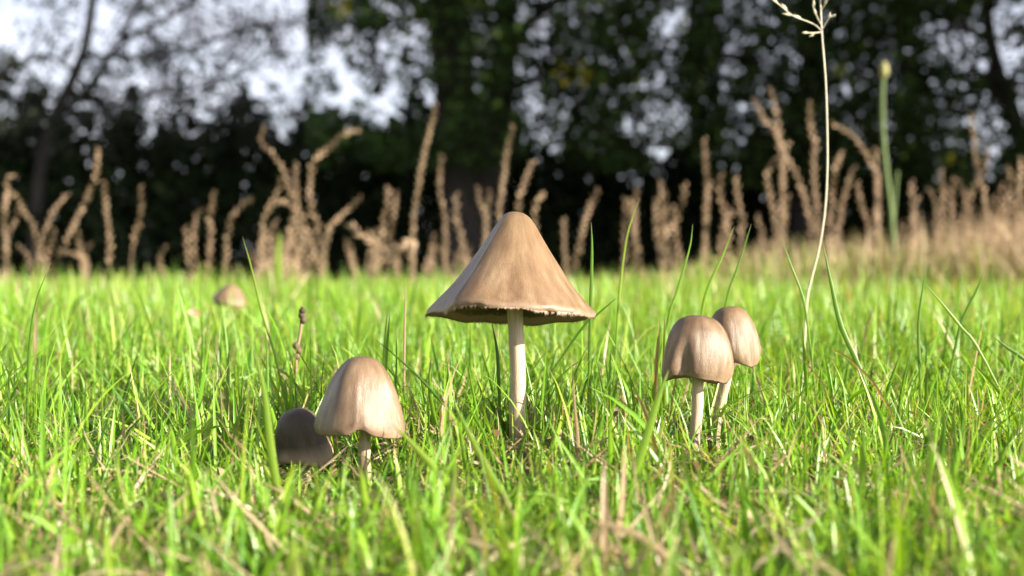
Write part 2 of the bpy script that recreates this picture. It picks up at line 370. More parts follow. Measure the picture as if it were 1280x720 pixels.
mushroom('largest mushroom, tall conical tan cap with frayed rim, on a single straight pale stem',
         M_CAP, (645, 265), .30, [(0, 0), (9, 1.2), (17, 5.5), (25, 14), (34, 28), (46, 46), (60, 66), (74, 86), (90, 105), (101, 118), (106.5, 126), (105, 131)],
         (-7.3, 4.4), [(645, 392), (646, 440), (646.5, 500), (648, 560)], 19.5, 3, lobes=((2, .025, .4), (3, .02, 2.2), (5, .01, 1)), rim_wave=((1, 5, 0), (2, 1.6, .6), (3, 1.5, 1.0), (5, 1.1, 2), (8, .8, 1), (13, .5, 0)), fringe=True, grooves=.007, fold=[(-1.1, .05, .05, .88), (-1.9, .035, .06, .9), (-.45, .04, .05, .86), (-2.3, .06, .04, .8), (.4, .05, .05, .9), (2.0, .05, .05, .9)], flat=(R(-166), R(38)))
mushroom('bell-shaped brown mushroom with glossy cap at left, arched rim over its stem',
         M_CAP2, (454, 445), .272, [(0, 0), (10, 1.2), (20, 6), (31, 18), (40, 35), (47, 56), (52.5, 76), (55, 90), (52.5, 98)],
         (-2, 2), [(455, 535), (456, 560), (457, 600)], 14.5, 5, lobes=((2, .02, .4), (4, .012, 0)), rim_wave=((1, -1.5, 0), (5, .8, 1)), grooves=.005, bumps=[(-math.pi / 2 + .08, .26, 10), (-math.pi / 2 - .9, .3, -2)],
         fold=[(-math.pi / 2 + .05, .2, .04, .6)])
mushroom('smallest and darkest mushroom, tucked low against the left side of the bell-shaped one',
         M_CAP3, (367, 511), .285, [(0, 0), (9, 1), (18, 5.5), (25, 14), (29, 25), (31.5, 38), (33.5, 50), (35, 60), (33, 65)],
         (2, -14), [(379, 560), (380, 585), (381, 592)], 14, 8, lobes=((3, .05, -1.2), (2, .04, .5)), rim_wave=((1, -4, -.4), (3, 2.2, .3), (5, 1.5, 0)),
         fold=[(-math.pi / 2 - .5, .3, .12, .35)], bumps=[(-math.pi / 2 + .5, .5, -6)])
mushroom('front mushroom of the joined pair at right, folded brown cap on the straighter stem',
         M_CAP2, (873, 394), .29, [(0, 0), (13, 1.4), (25, 7.5), (34, 20), (40, 38), (43, 56), (43, 72), (38, 82)],
         (-5, 3), [(872, 475), (870, 520), (866, 575), (865, 600)], 14.5, 11, lobes=((2, .05, .3), (3, .045, -1.2)), rim_wave=((2, 2.5, 2.9), (3, 2.4, -.2), (5, 1.2, 1)),
         fold=[(-math.pi / 2 - .50, .20, .17, .40), (-.5, .3, .06, .5)])
mushroom('rear mushroom of the joined pair at right, cap leaning right with a torn rim',
         M_CAP, (911, 383), .302, [(0, 0), (10, 1.2), (19, 7), (26, 19), (30, 34), (32, 50), (31.5, 64), (28, 72)],
         (-4, -6), [(908, 470), (903, 500), (896, 530), (894, 590)], 13.5, 14, lobes=((2, .06, .2), (3, .04, 1.2)), rim_wave=((2, 5, 1.0), (3, 3, 1.4)),
         fold=[(-.75, .22, .16, .4)], d_stem=(.303, .304, .304, .304))
mushroom('far-off blurred mushroom behind the left grass, pale conical cap near the lawn edge',
         M_CAP2, (290, 354), .78, [(0, 0), (4, 1), (8, 4), (13, 9), (18, 17), (21, 24), (20, 29)],
         (-3, 8), [(290, 379), (290, 400), (289, 430)], 6, 17, lobes=((2, .06, .2),), rim_wave=((2, 2, 1.0),))

# ------------------------------------------------------------------ grass
def blades(name, base, length, width, az, lean, curl, rnd, seg=6, fold=.28, material=None, kind='stuff', reject=True, twist=None, parent=None, label=None):
    n = len(length); s = np.linspace(0, 1, seg + 1)
    th = lean[:, None] + curl[:, None] * s[None] ** 1.4
    ds = length[:, None] / seg
    h = np.concatenate([np.zeros((n, 1)), np.cumsum(np.sin(th[:, :-1]) * ds, 1)], 1)
    v = np.concatenate([np.zeros((n, 1)), np.cumsum(np.cos(th[:, :-1]) * ds, 1)], 1)
    D = np.stack([np.cos(az), np.sin(az), 0 * az], -1)
    cen = base[:, None] + D[:, None] * h[..., None]; cen[..., 2] += v
    if reject:
        ok = np.ones(n, bool)
        for c, r, hh, path, sr in KEEP_OUT:
            dx = np.hypot(cen[..., 0] - c[0], cen[..., 1] - c[1]) / (r + .0012); dz = np.abs(cen[..., 2] - c[2]) / (hh + .002)
            ok &= ~((dx ** 2 + dz ** 2) < 1).any(1)
            dd = np.linalg.norm(base[:, None, :2] - path[None, ::6, :2], axis=2).min(1); ok &= dd > sr + .0006
        for hx, hy, hr, hp in ((-.007, .266, .010, .80), (-.094, .385, .014, .7), (.035, .335, .013, .65), (-.046, .263, .008, .6), (.012, .335, .010, .6), (.082, .30, .009, .5), (-.12, .29, .009, .5)):   # grass thinned to make the dark shaded hollows
            ok &= RNG.random(n) > hp * np.exp(-((base[:, 0] - hx) ** 2 + (base[:, 1] - hy) ** 2) / hr ** 2)
        px, py, dep = project(cen)
        ok &= ~((dep < .105) & (dep > 0)).any(1)
        for x0, x1, y0, y1, dm in ((528, 746, 255, 424, .30), (392, 512, 440, 550, .27), (336, 418, 508, 574, .285), (824, 956, 378, 490, .29), (262, 318, 346, 366, .72)):
            ok &= ~((px > x0) & (px < x1) & (py > y0) & (py < y1) & (dep < dm)).any(1)
        for x0, x1, y0, y1, dm in ((622, 672, 424, 545, .298), (440, 474, 550, 575, .27), (856, 912, 490, 560, .29)):   # keep most of the stems in view
            hit = ((px > x0) & (px < x1) & (py > y0) & (py < y1) & (dep < dm)).any(1)
            ok &= ~(hit & (RNG.random(n) < .85))
        for x0, x1, y0, y1, dm in ((0, 1280, 0, 300, .5),):
            hit = ((py < y1) & (dep < dm) & (dep > 0)).any(1); ok &= ~hit
    else: ok = np.ones(n, bool)
    cen = cen[ok]; th = th[ok]; D = D[ok]; az_ = az[ok]; w_ = width[ok]; rnd_ = rnd[ok]; n = len(cen)
    side = np.stack([-np.sin(az_), np.cos(az_), 0 * az_], -1)
    nor = np.stack([-np.cos(th) * np.cos(az_)[:, None], -np.cos(th) * np.sin(az_)[:, None], np.sin(th)], -1)   # across the bend
    tw = (RNG.normal(0, .5, n) if twist is None else twist)[:, None] + RNG.normal(0, .5, n)[:, None] * s[None]
    Sv = side[:, None] * np.cos(tw)[..., None] + nor * np.sin(tw)[..., None]
    Nv = -side[:, None] * np.sin(tw)[..., None] + nor * np.cos(tw)[..., None]
    prof = (.62 + .38 * np.sin(np.clip(s * 2.6, 0, math.pi / 2))) * (1 - s ** 3.2) ; prof[-1] = .03
    half = w_[:, None] * .5 * prof[None]
    Lf = cen + Sv * half[..., None]; Rt = cen - Sv * half[..., None]; Md = cen - Nv * (half * fold * 2)[..., None]
    k = 3 if fold else 2; V = np.stack([Lf, Md, Rt] if fold else [Lf, Rt], 2).reshape(-1, 3)
    st = (seg + 1) * k
    i = (np.arange(n)[:, None] * st + np.arange(seg)[None] * k).reshape(-1, 1)
    F = np.concatenate([i + np.array([[0, 1, 4, 3]]), i + np.array([[1, 2, 5, 4]])]) if fold else i + np.array([[0, 1, 3, 2]])
    t = np.broadcast_to(s[None, :, None], (n, seg + 1, k)).ravel(); r = np.repeat(rnd_, st)
    o = mesh_np(name, V, F, material or M_GRASS, parent, {'t': t, 'rnd': r}, kind=kind)
    return o

def scatter(n_per_m2, d0, d1, margin=1.25):
    area_w = .40 * margin
    n = int(n_per_m2 * (d1 ** 2 - d0 ** 2) * area_w * 1.0 + n_per_m2 * .10 * (d1 - d0))
    d = np.sqrt(RNG.random(n) * (d1 ** 2 - d0 ** 2) + d0 ** 2)
    x = (RNG.random(n) * 2 - 1) * (d * area_w + .05)
    return x, d
def clump_noise(x, y, sc_, seed):
    return np.array([noise.noise(Vector((a * sc_ + seed, b * sc_, seed * .7))) for a, b in zip(x, y)])
def base_pts(x, y): return np.stack([x, y, gz(x, y) - .0008], -1)
def pick_rnd(n, dry, x=None, y=None):
    g = np.clip(RNG.normal(.42, .17, n), 0, .74); dr = RNG.random(n) < dry
    return np.where(dr, RNG.uniform(.78, 1, n), g)
def lawn_height(y): return np.interp(y, [.1, .2, .27, .33, .5, 1.0, 1.7], [.0118, .0126, .0138, .0160, .0185, .0210, .0198])

# main blades, near band (in and around focus)
x, y = scatter(185000, .09, .62); cn = clump_noise(x, y, 28, 3.1)
n = len(x); Hh = lawn_height(y)
L_ = Hh * np.clip(RNG.lognormal(-.10, .34, n), .35, 1.9) * (1 + .35 * cn)
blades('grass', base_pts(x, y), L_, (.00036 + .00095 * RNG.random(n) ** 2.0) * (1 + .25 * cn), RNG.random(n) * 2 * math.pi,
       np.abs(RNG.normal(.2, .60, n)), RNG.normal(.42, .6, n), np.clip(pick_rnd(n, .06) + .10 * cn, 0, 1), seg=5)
# fine short shoots and dead thatch between them
x, y = scatter(170000, .09, .50); n = len(x)
blades('fine_grass', base_pts(x, y), RNG.uniform(.004, .012, n), RNG.uniform(.0003, .0007, n), RNG.random(n) * 2 * math.pi,
       np.abs(RNG.normal(.3, .6, n)), RNG.normal(.4, .9, n), pick_rnd(n, .15), seg=3, fold=0)
x, y = scatter(52000, .09, .62); n = len(x); b_ = base_pts(x, y); b_[:, 2] += RNG.uniform(0, .005, n)
blades('dead_thatch', b_, RNG.uniform(.005, .022, n), RNG.uniform(.0003, .0009, n), RNG.random(n) * 2 * math.pi,
       RNG.uniform(.9, 1.6, n), RNG.normal(.0, .5, n), RNG.random(n), seg=4, fold=0, material=M_DRY)
x, y = scatter(9000, .12, .6); n = len(x); c_ = base_pts(x, y); c_[:, 2] += RNG.uniform(.001, .008, n)
a_ = RNG.normal(size=(n, 3)); a_ /= np.linalg.norm(a_, axis=1)[:, None]; b2 = np.cross(a_, RNG.normal(size=(n, 3))); b2 /= np.linalg.norm(b2, axis=1)[:, None]
s_ = RNG.uniform(.0008, .0030, n)[:, None]
mesh_np('leaf_litter', np.stack([c_ - a_ * s_ * .6, c_ + b2 * s_ * .3, c_ + a_ * s_ * .6 + b2 * s_ * .1, c_ - b2 * s_ * .28], 1).reshape(-1, 3), np.arange(4 * n).reshape(-1, 4), M_LITTER, None, {'rnd': np.repeat(RNG.random(n), 4), 't': np.zeros(4 * n)}, kind='stuff')
# taller scattered blades
x, y = scatter(2000, .24, .62); n = len(x)
blades('tall_grass', base_pts(x, y), lawn_height(y) * RNG.uniform(1.35, 2.1, n), RNG.uniform(.0006, .0012, n), RNG.random(n) * 2 * math.pi,
       np.abs(RNG.normal(.1, .3, n)), RNG.normal(.25, .35, n), pick_rnd(n, .06) * .9, seg=8)
x, y = scatter(1500, .6, 1.85); n = len(x)
blades('scattered_tall_grass', base_pts(x, y), lawn_height(y) * RNG.uniform(1.2, 2.3, n), RNG.uniform(.001, .0022, n), RNG.random(n) * 2 * math.pi,
       np.abs(RNG.normal(.1, .35, n)), RNG.normal(.25, .4, n), pick_rnd(n, .3) * .95, seg=6)
# far lawn
x, y = scatter(84000, .60, 1.95, 1.2); n = len(x)
blades('far_grass', base_pts(x, y), lawn_height(y) * np.clip(RNG.lognormal(-.1, .3, n), .4, 1.7), RNG.uniform(.0006, .0015, n), RNG.random(n) * 2 * math.pi,
       np.abs(RNG.normal(.2, .55, n)), RNG.normal(.4, .5, n), np.clip(pick_rnd(n, .07) + .05, 0, 1), seg=3, fold=0)
# lawn beside and behind the camera, seen only when one steps aside
n = 26000; x = RNG.uniform(-1.6, 1.6, n); y = RNG.uniform(-.7, 1.6, n); k = (np.abs(x) > .5 * np.clip(y, 0, 9) + .05) & (np.hypot(x, y) > .13); x, y = x[k], y[k]; n = len(x)
blades('outer_grass', base_pts(x, y), RNG.uniform(.012, .028, n), RNG.uniform(.0009, .0022, n), RNG.random(n) * 2 * math.pi,
       np.abs(RNG.normal(.15, .4, n)), RNG.normal(.3, .45, n), pick_rnd(n, .1), seg=3)

# weeds at the lawn's edge, thicker and taller towards the right
n = 21000; y = RNG.uniform(1.38, 2.1, n); u = RNG.random(n) ** .62; x = (-.42 + u * 1.0) * y
hgt = (.016 + .032 * smooth(.06, .2, x / y) + .034 * smooth(.2, .42, x / y)) * (.30 + 1.1 * RNG.random(n) ** 1.7)
k = RNG.random(n) < .25 + .75 * smooth(.0, .3, x / y); x, y, hgt = x[k], y[k], hgt[k]; n = len(x)
blades('edge_weeds', base_pts(x, y), hgt + .012, RNG.uniform(.0010, .0028, n), RNG.random(n) * 2 * math.pi,
       np.abs(RNG.normal(.12, .35, n)), RNG.normal(.3, .6, n), np.clip(RNG.normal(.14, .2, n) + .7 * smooth(.04, .085, hgt), 0, 1), seg=4, material=M_WEED)

# ------------------------------------------------------------------ single blades and stems that stand out
def ribbon(name, label, cat, pix, d, wpx, material, rnd, group=None, seg=14, fold=.25, face=0.0, taper=3.0, base_at=None, width0=.55):
    """pix: polyline base -> tip in pixels; d: depth or list"""
    dl = d if isinstance(d, (list, tuple)) else [d] * len(pix)
    pts = [P(a, b, q) for (a, b), q in zip(pix, dl)]
    b0 = Vector(pts[0]); g = float(gz(b0.x, b0.y))
    if b0.z > g + .001:
        pts.insert(0, Vector((b0.x - (pts[1].x - b0.x) / max(.3 * abs(pts[1].x - b0.x) + 1e-4, pts[1].z - b0.z) * (b0.z - g) * .7, b0.y, g - .001)))
    pth = spline(pts, seg + 1)
    wpx = wpx * (.85 if wpx < 9 else 1)
    T = np.gradient(pth, axis=0); T /= np.linalg.norm(T, axis=1)[:, None]
    view = np.array([math.sin(face), -math.cos(face), 0])
    S = np.cross(T, view); S /= np.linalg.norm(S, axis=1)[:, None]; Nn = np.cross(S, T)
    s = np.linspace(0, 1, seg + 1); w_ = wpx * dl[-1] / FPX * .5 * (width0 + (1 - width0) * np.sin(np.clip(s * 2.4, 0, math.pi / 2))) * (1 - s ** taper); w_[-1] = 2e-5
    V = np.stack([pth + S * w_[:, None], pth + Nn * (w_ * fold * 2)[:, None], pth - S * w_[:, None]], 1).reshape(-1, 3)
    i = np.arange(seg)[:, None] * 3; F = np.concatenate([i + [[0, 1, 4, 3]], i + [[1, 2, 5, 4]]])
    c0 = V[0].copy(); root = pts[0]
    o = mesh_np(name, V - np.array(root), F, material, None, {'t': np.repeat(s, 3), 'rnd': np.full(len(V), rnd)})
    o.location = root
    return tag(o, label, cat, group)
GB = 'tall grass blades standing out of the lawn'
for lab, pix, d, wp, rn, mt in [
    ('upright dark green grass blade just right of the tall conical cap', [(737, 440), (739, 360), (740, 310), (739, 278)], .31, 6.0, .25, M_GREEN),
    ('long thin pale blade curving right, against the dark hedge right of the tall cap', [(772, 400), (776, 350), (785, 290), (800, 247)], .34, 4.2, .9, M_GREEN),
    ('dark green blade slanting up to the right beside the tall cap rim', [(722, 418), (748, 392), (776, 368)], .315, 4.5, .0, M_GREEN),
    ('short shaded blade standing under the tall conical cap beside its stem', [(623, 470), (621, 436), (614, 400)], .302, 6.0, .0, M_GREEN),
    ('straight straw-coloured blade between the bell-shaped cap and the tall mushroom', [(505, 470), (506, 400), (508, 344)], .33, 4.5, .5, M_DRY),
    ('thin light blade rising above the lawn over the bell-shaped cap, curved left', [(345, 450), (327, 390), (313, 330), (303, 296)], .33, 4.0, .9, M_GREEN),
    ('slender dark green blade at the far left slanting up to the right', [(34, 520), (36, 440), (44, 380), (63, 329)], .31, 4.2, .2, M_GREEN),
    ('dark green blade sloping down right from above the bell-shaped cap', [(560, 515), (530, 478), (497, 447), (464, 420)], .29, 4.5, .0, M_GREEN),
    ('wide bright out-of-focus blade left of the smallest mushroom', [(347, 620), (338, 560), (330, 490), (315, 430)], .225, 13, .75, M_GREEN),
    ('broad dark green blade with its tip left of the tall pale grass stem', [(1078, 470), (1052, 410), (1040, 360), (1028, 300)], .31, 8.5, .25, M_GREEN),
    ('green blade leaning right, in front of the brown stalks between the two mushroom groups', [(835, 400), (846, 365), (862, 310), (866, 280)], .325, 4.5, .6, M_GREEN),
    ('light green blade leaning right, taller of two side by side above the joined pair', [(876, 400), (885, 360), (903, 320), (918, 283)], .33, 5.5, .7, M_GREEN),
    ('thin dark tipped blade above the rear cap of the joined pair, bent to the right', [(907, 380), (918, 345), (930, 310), (939, 280)], .33, 4.0, .3, M_GREEN),
    ('short thin blade with a pale tip, left of the tall dry grass stem', [(1010, 410), (1003, 370), (988, 330), (977, 297)], .33, 4.2, .6, M_GREEN),
    ('dark green blade slanting right, crossing others at the right of the lawn', [(1195, 430), (1205, 395), (1222, 360), (1231, 338)], .32, 5.2, .1, M_GREEN),
    ('pale green blade sloping up left, crossing the dark slanting one at the right', [(1225, 440), (1202, 410), (1178, 380), (1155, 354)], .315, 4.8, .7, M_GREEN),
    ('dark green blade sloping down to the right at the right edge', [(1300, 470), (1276, 446), (1258, 434), (1240, 419)], .30, 6.5, .1, M_GREEN),
    ('upright dark blade left of the crossing blades at right', [(1150, 470), (1148, 410), (1152, 370), (1159, 330)], .32, 5.2, .2, M_GREEN),
    ('tan dead blade lying across the blurred foreground below the joined pair', [(860, 726), (825, 690), (785, 664), (735, 650)], .175, 15, .35, M_DRY),
    ('wide pale green blurred blade cut by the bottom edge at left', [(372, 760), (368, 722), (366, 690), (370, 668)], .165, 24, .9, M_GREEN),
    ('bright green blurred blade rising in front of the shaded hollow at centre', [(640, 640), (612, 592), (585, 540), (566, 500)], .225, 11, .6, M_GREEN),
    ('olive blurred blade leaning left in front of the dark hollow', [(600, 655), (560, 605), (520, 560), (490, 530)], .215, 12, .95, M_GREEN),
    ('wide green blurred blade slanting up right, left of the joined pair stems', [(790, 600), (804, 560), (822, 500), (836, 462)], .235, 13, .7, M_GREEN),
    ('brown withered blade standing right of the tall mushroom stem', [(724, 600), (722, 550), (718, 505), (716, 466)], .262, 7, .1, M_DRY),
]:
    ribbon('grass_shoot', lab, 'grass blade', pix, d, wp, mt, rn, GB)

# small brown leaves lying in the grass
def litter(label, px, py, d, size, rn, ang, mt=M_LITTER):
    c = P(px, py, d); g = float(gz(c.x, c.y)); 
    n = 7; V = []; 
    for i in range(n):
        s = i / (n - 1); w_ = size * .30 * math.sin(math.pi * min(1, s * .96 + .04)) ** .8 + 1e-5
        for k in (-1, -.4, .4, 1): V.append((s * size - size / 2, k * w_, abs(k) ** 2 * w_ * .5 + .25 * size * (s - .5) ** 2 * 2 + .03 * size * math.sin(9 * s + 3 * k)))
    V = np.array(V); i = (np.arange(n - 1)[:, None] * 4 + np.arange(3)[None]).reshape(-1, 1); F = i + [[0, 1, 5, 4]]
    rot = np.array(Matrix.Rotation(ang[2], 3, 'Z') @ Matrix.Rotation(ang[1], 3, 'Y') @ Matrix.Rotation(ang[0], 3, 'X'))
    o = mesh_np('fallen_leaf', V @ rot.T, F, mt, None, {'t': np.repeat(np.linspace(0, 1, n), 4), 'rnd': np.full(len(V), rn)})
    o.location = c; return tag(o, label, 'leaf')
litter('small dark red-brown leaf scrap behind the stems of the joined pair', 937, 551, .285, .0032, 0, (.6, -.9, .4))
litter('curled tan leaf scrap in the blurred grass right of the joined pair', 932, 640, .215, .004, .9, (1.1, .5, .4))
litter('tiny brown leaf scrap among the stalks of grass left of the joined pair', 820, 566, .27, .003, .2, (.9, -.8, 1.4))
litter('orange-brown leaf in the blurred lawn above the bell-shaped cap', 243, 392, .50, .005, .8, (1.2, .2, .3))

# dark seed head behind the bell-shaped cap
def seed_head():
    pts = [P(370, 470, .36), P(371, 440, .36), P(376, 410, .36), P(377, 385, .36)]
    b = Vector(pts[0]); b.z = float(gz(b.x, b.y)); r = thing('dried_weed', 'small dark dry seed head on a thin stem, above and left of the bell-shaped cap', 'weed', b)
    V, F = tube(spline([b] + pts, 16), .0004, 6); mesh_np('stem', V, F, M_STALK, r, {'rnd': np.full(len(V), .2), 't': np.zeros(len(V))})
    for k, (a, c_) in enumerate([(377, 388), (376, 394), (378, 400), (369, 432), (372, 438), (370, 445)]):
        p = spline([P(a, c_ + 5, .36), P(a + 1, c_, .36), P(a, c_ - 5, .36)], 7); rad = np.array([.2, .8, 1, 1.1, .9, .6, .1]) * .0009
        V, F = tube(p, rad, 6); mesh_np('seed', V, F, M_STRAW_DARK, r, {'rnd': np.full(len(V), k / 6), 't': np.zeros(len(V))})
seed_head()

# tall dry grass stem with an open flower head, right of centre
def tall_culm():
    d = .38
    pix = [(1008, 385), (1014, 350), (1024, 310), (1031, 265), (1034, 215), (1034, 160), (1032, 100), (1028, 50), (1026, 10), (1024, -40), (1021, -90)]
    pts = [P(a, b, d) for a, b in pix]; b = P(1001, 430, d); b.z = float(gz(b.x, b.y)) - .001
    r = thing('flowering_grass', 'tall thin pale grass stem with an open flowering head, reaching the top edge', 'grass', b)
    pth = spline([b] + pts, 60); rad = np.interp(np.linspace(0, 1, 60), [0, .3, .75, 1], [.00031, .00028, .00020, .00013])
    V, F = tube(pth, rad, 8); mesh_np('culm', V, F, M_CULM, r, {'rnd': np.linspace(0.1, 1, len(V)), 't': np.zeros(len(V))})
    def spikelet(p0, p1, wd):
        p = spline([p0, (p0 + p1) / 2 + Vector((0, -.0002, 0)), p1], 7)
        V, F = tube(p, np.array([.15, .75, 1, .95, .7, .4, .05]) * wd, 6)
        mesh_np('spikelet', V, F, M_CULM, r, {'rnd': np.full(len(V), random.random()), 't': np.zeros(len(V))})
    for br, sp in [
        ([(1027, 38), (1017, 30), (1002, 24), (990, 19), (978, 9), (964, -2)], [(1002, 24, -11, -6), (990, 19, -13, -2), (984, 13, -8, -9), (972, 4, -8, -7), (966, 0, 9, -6)]),
        ([(1027, 40), (1018, 41), (1008, 41)], [(1010, 41, -8, 0), (1018, 42, -7, 4)]),
        ([(1027, 38), (1034, 26), (1040, 20)], [(1036, 24, 2, -9), (1039, 21, 6, -3)]),
        ([(1027, 12), (1033, 2), (1036, -10)], [(1031, 6, 3, -12), (1035, -5, 4, -10)]),
        ([(1026, 30), (1020, 18), (1016, 6)], [(1020, 19, -4, -11), (1017, 8, 0, -9)]),
        ([(1024, -30), (1012, -45), (1000, -56)], [(1010, -47, -8, -9), (1002, -55, -6, 0)]),
        ([(1023, -50), (1034, -62), (1040, -75)], [(1033, -62, 7, -8), (1039, -73, 3, -9)])]:
        V, F = tube(spline([P(a, c, d - .002 * k) for k, (a, c) in enumerate(br)], 14), .00013, 5)
        mesh_np('flower_branch', V, F, M_CULM, r, {'rnd': np.full(len(V), .6), 't': np.zeros(len(V))})
        for a, c, dx, dy in sp: spikelet(P(a, c, d), P(a + dx, c + dy, d - .001), .00034)
tall_culm()

# ------------------------------------------------------------------ dry seed stalks along the lawn's far edge
def husk_mesh(k):
    n, s = 7, 6; rs = random.Random(k); V = []
    for i in range(n):
        t = i / (n - 1); r = (math.sin(math.pi * (t * .93 + .035)) ** .75) * .5 * (1 + rs.uniform(-.12, .12))
        for j in range(s):
            a = j / s * 2 * math.pi; rr = r * (1 + .16 * math.cos(2 * a + k))
            V.append((rr * math.cos(a) + .08 * math.sin(t * 5 + k), rr * math.sin(a) * .8, t - .08))
    V = np.array(V); i = np.arange(n - 1)[:, None] * s; j = np.arange(s)[None]; j2 = (j + 1) % s
    F = np.stack([i + j, i + j2, i + s + j2, i + s + j], -1).reshape(-1, 4)
    F = np.vstack([F, [[0, 3, 2, 1], [0, 5, 4, 3]], [[(n - 1) * s + q for q in (0, 1, 2, 3)], [(n - 1) * s + q for q in (0, 3, 4, 5)]]])
    return mesh_np('spikelet', V, F, M_STALK, data_only=True, attrs={'rnd': np.full(len(V), .15 + .17 * k), 't': np.zeros(len(V))})
HUSKS = [husk_mesh(k) for k in range(6)]
SG = 'dry seed stalks along the far edge of the lawn'
def stalk(label, pix, d=1.45, wpx=9.0, start=.18, rnd=.4, group=SG, husk_len=1.6, cat='seed stalk', drop=True):
    """pix: tip -> base pixels"""
    wpx *= .47
    rs = random.Random(label)
    pts = [P(a, b, d + rs.uniform(-.02, .02)) for a, b in reversed(pix)]
    b0 = Vector(pts[0])
    if drop: b0 = Vector((b0.x + rs.uniform(-.008, .008), b0.y, float(gz(b0.x, b0.y)) - .002))
    root = thing('seed_stalk', label, cat, b0, group)
    full = ([b0] if drop else []) + pts
    n = 10 * len(full); pth = spline(full, n)
    mm = d / FPX; L = np.concatenate([[0], np.cumsum(np.linalg.norm(np.diff(pth, axis=0), axis=1))]); tot = L[-1]
    V, F = tube(pth, np.interp(np.linspace(0, 1, n), [0, 1], [wpx * .15 * mm, wpx * .10 * mm]), 6)
    mesh_np('stem', V, F, M_STALK, root, {'rnd': np.full(len(V), rnd * .7), 't': np.zeros(len(V))})
    step = wpx * 1.3 * mm; s = start * tot; k = 0
    while s < tot - step * .2:
        p = np.array([np.interp(s, L, pth[:, a]) for a in range(3)]); q = np.array([np.interp(min(tot, s + step), L, pth[:, a]) for a in range(3)])
        T = Vector(q - p)
        if T.length < 1e-5: T = Vector(pth[-1] - pth[-3])
        T.normalize()
        sd_ = 1 if k % 2 else -1
        side = T.cross(Vector((rs.uniform(-.5, .5), -1, .1))).normalized() * sd_
        dirv = (T + side * rs.uniform(.3, .75)).normalized()
        o = bpy.data.objects.new('spikelet', HUSKS[rs.randrange(6)]); link(o, root)
        wd = wpx * mm * rs.uniform(.70, 1.02) * (1 - .45 * (s / tot) ** 5) * (.8 + .2 * math.sin(k * 2.1 + pts[0].x * 90)); ln = wpx * mm * husk_len * rs.uniform(.85, 1.15)
        loc = Vector(p) + side * wd * .22
        quat = dirv.to_track_quat('Z', 'Y')
        o.matrix_basis = Matrix.Translation(loc) @ quat.to_matrix().to_4x4() @ Matrix.Rotation(rs.uniform(0, 6.28), 4, 'Z') @ Matrix.Diagonal((wd, wd, ln, 1))
        s += step * rs.uniform(.85, 1.15); k += 1
    return root
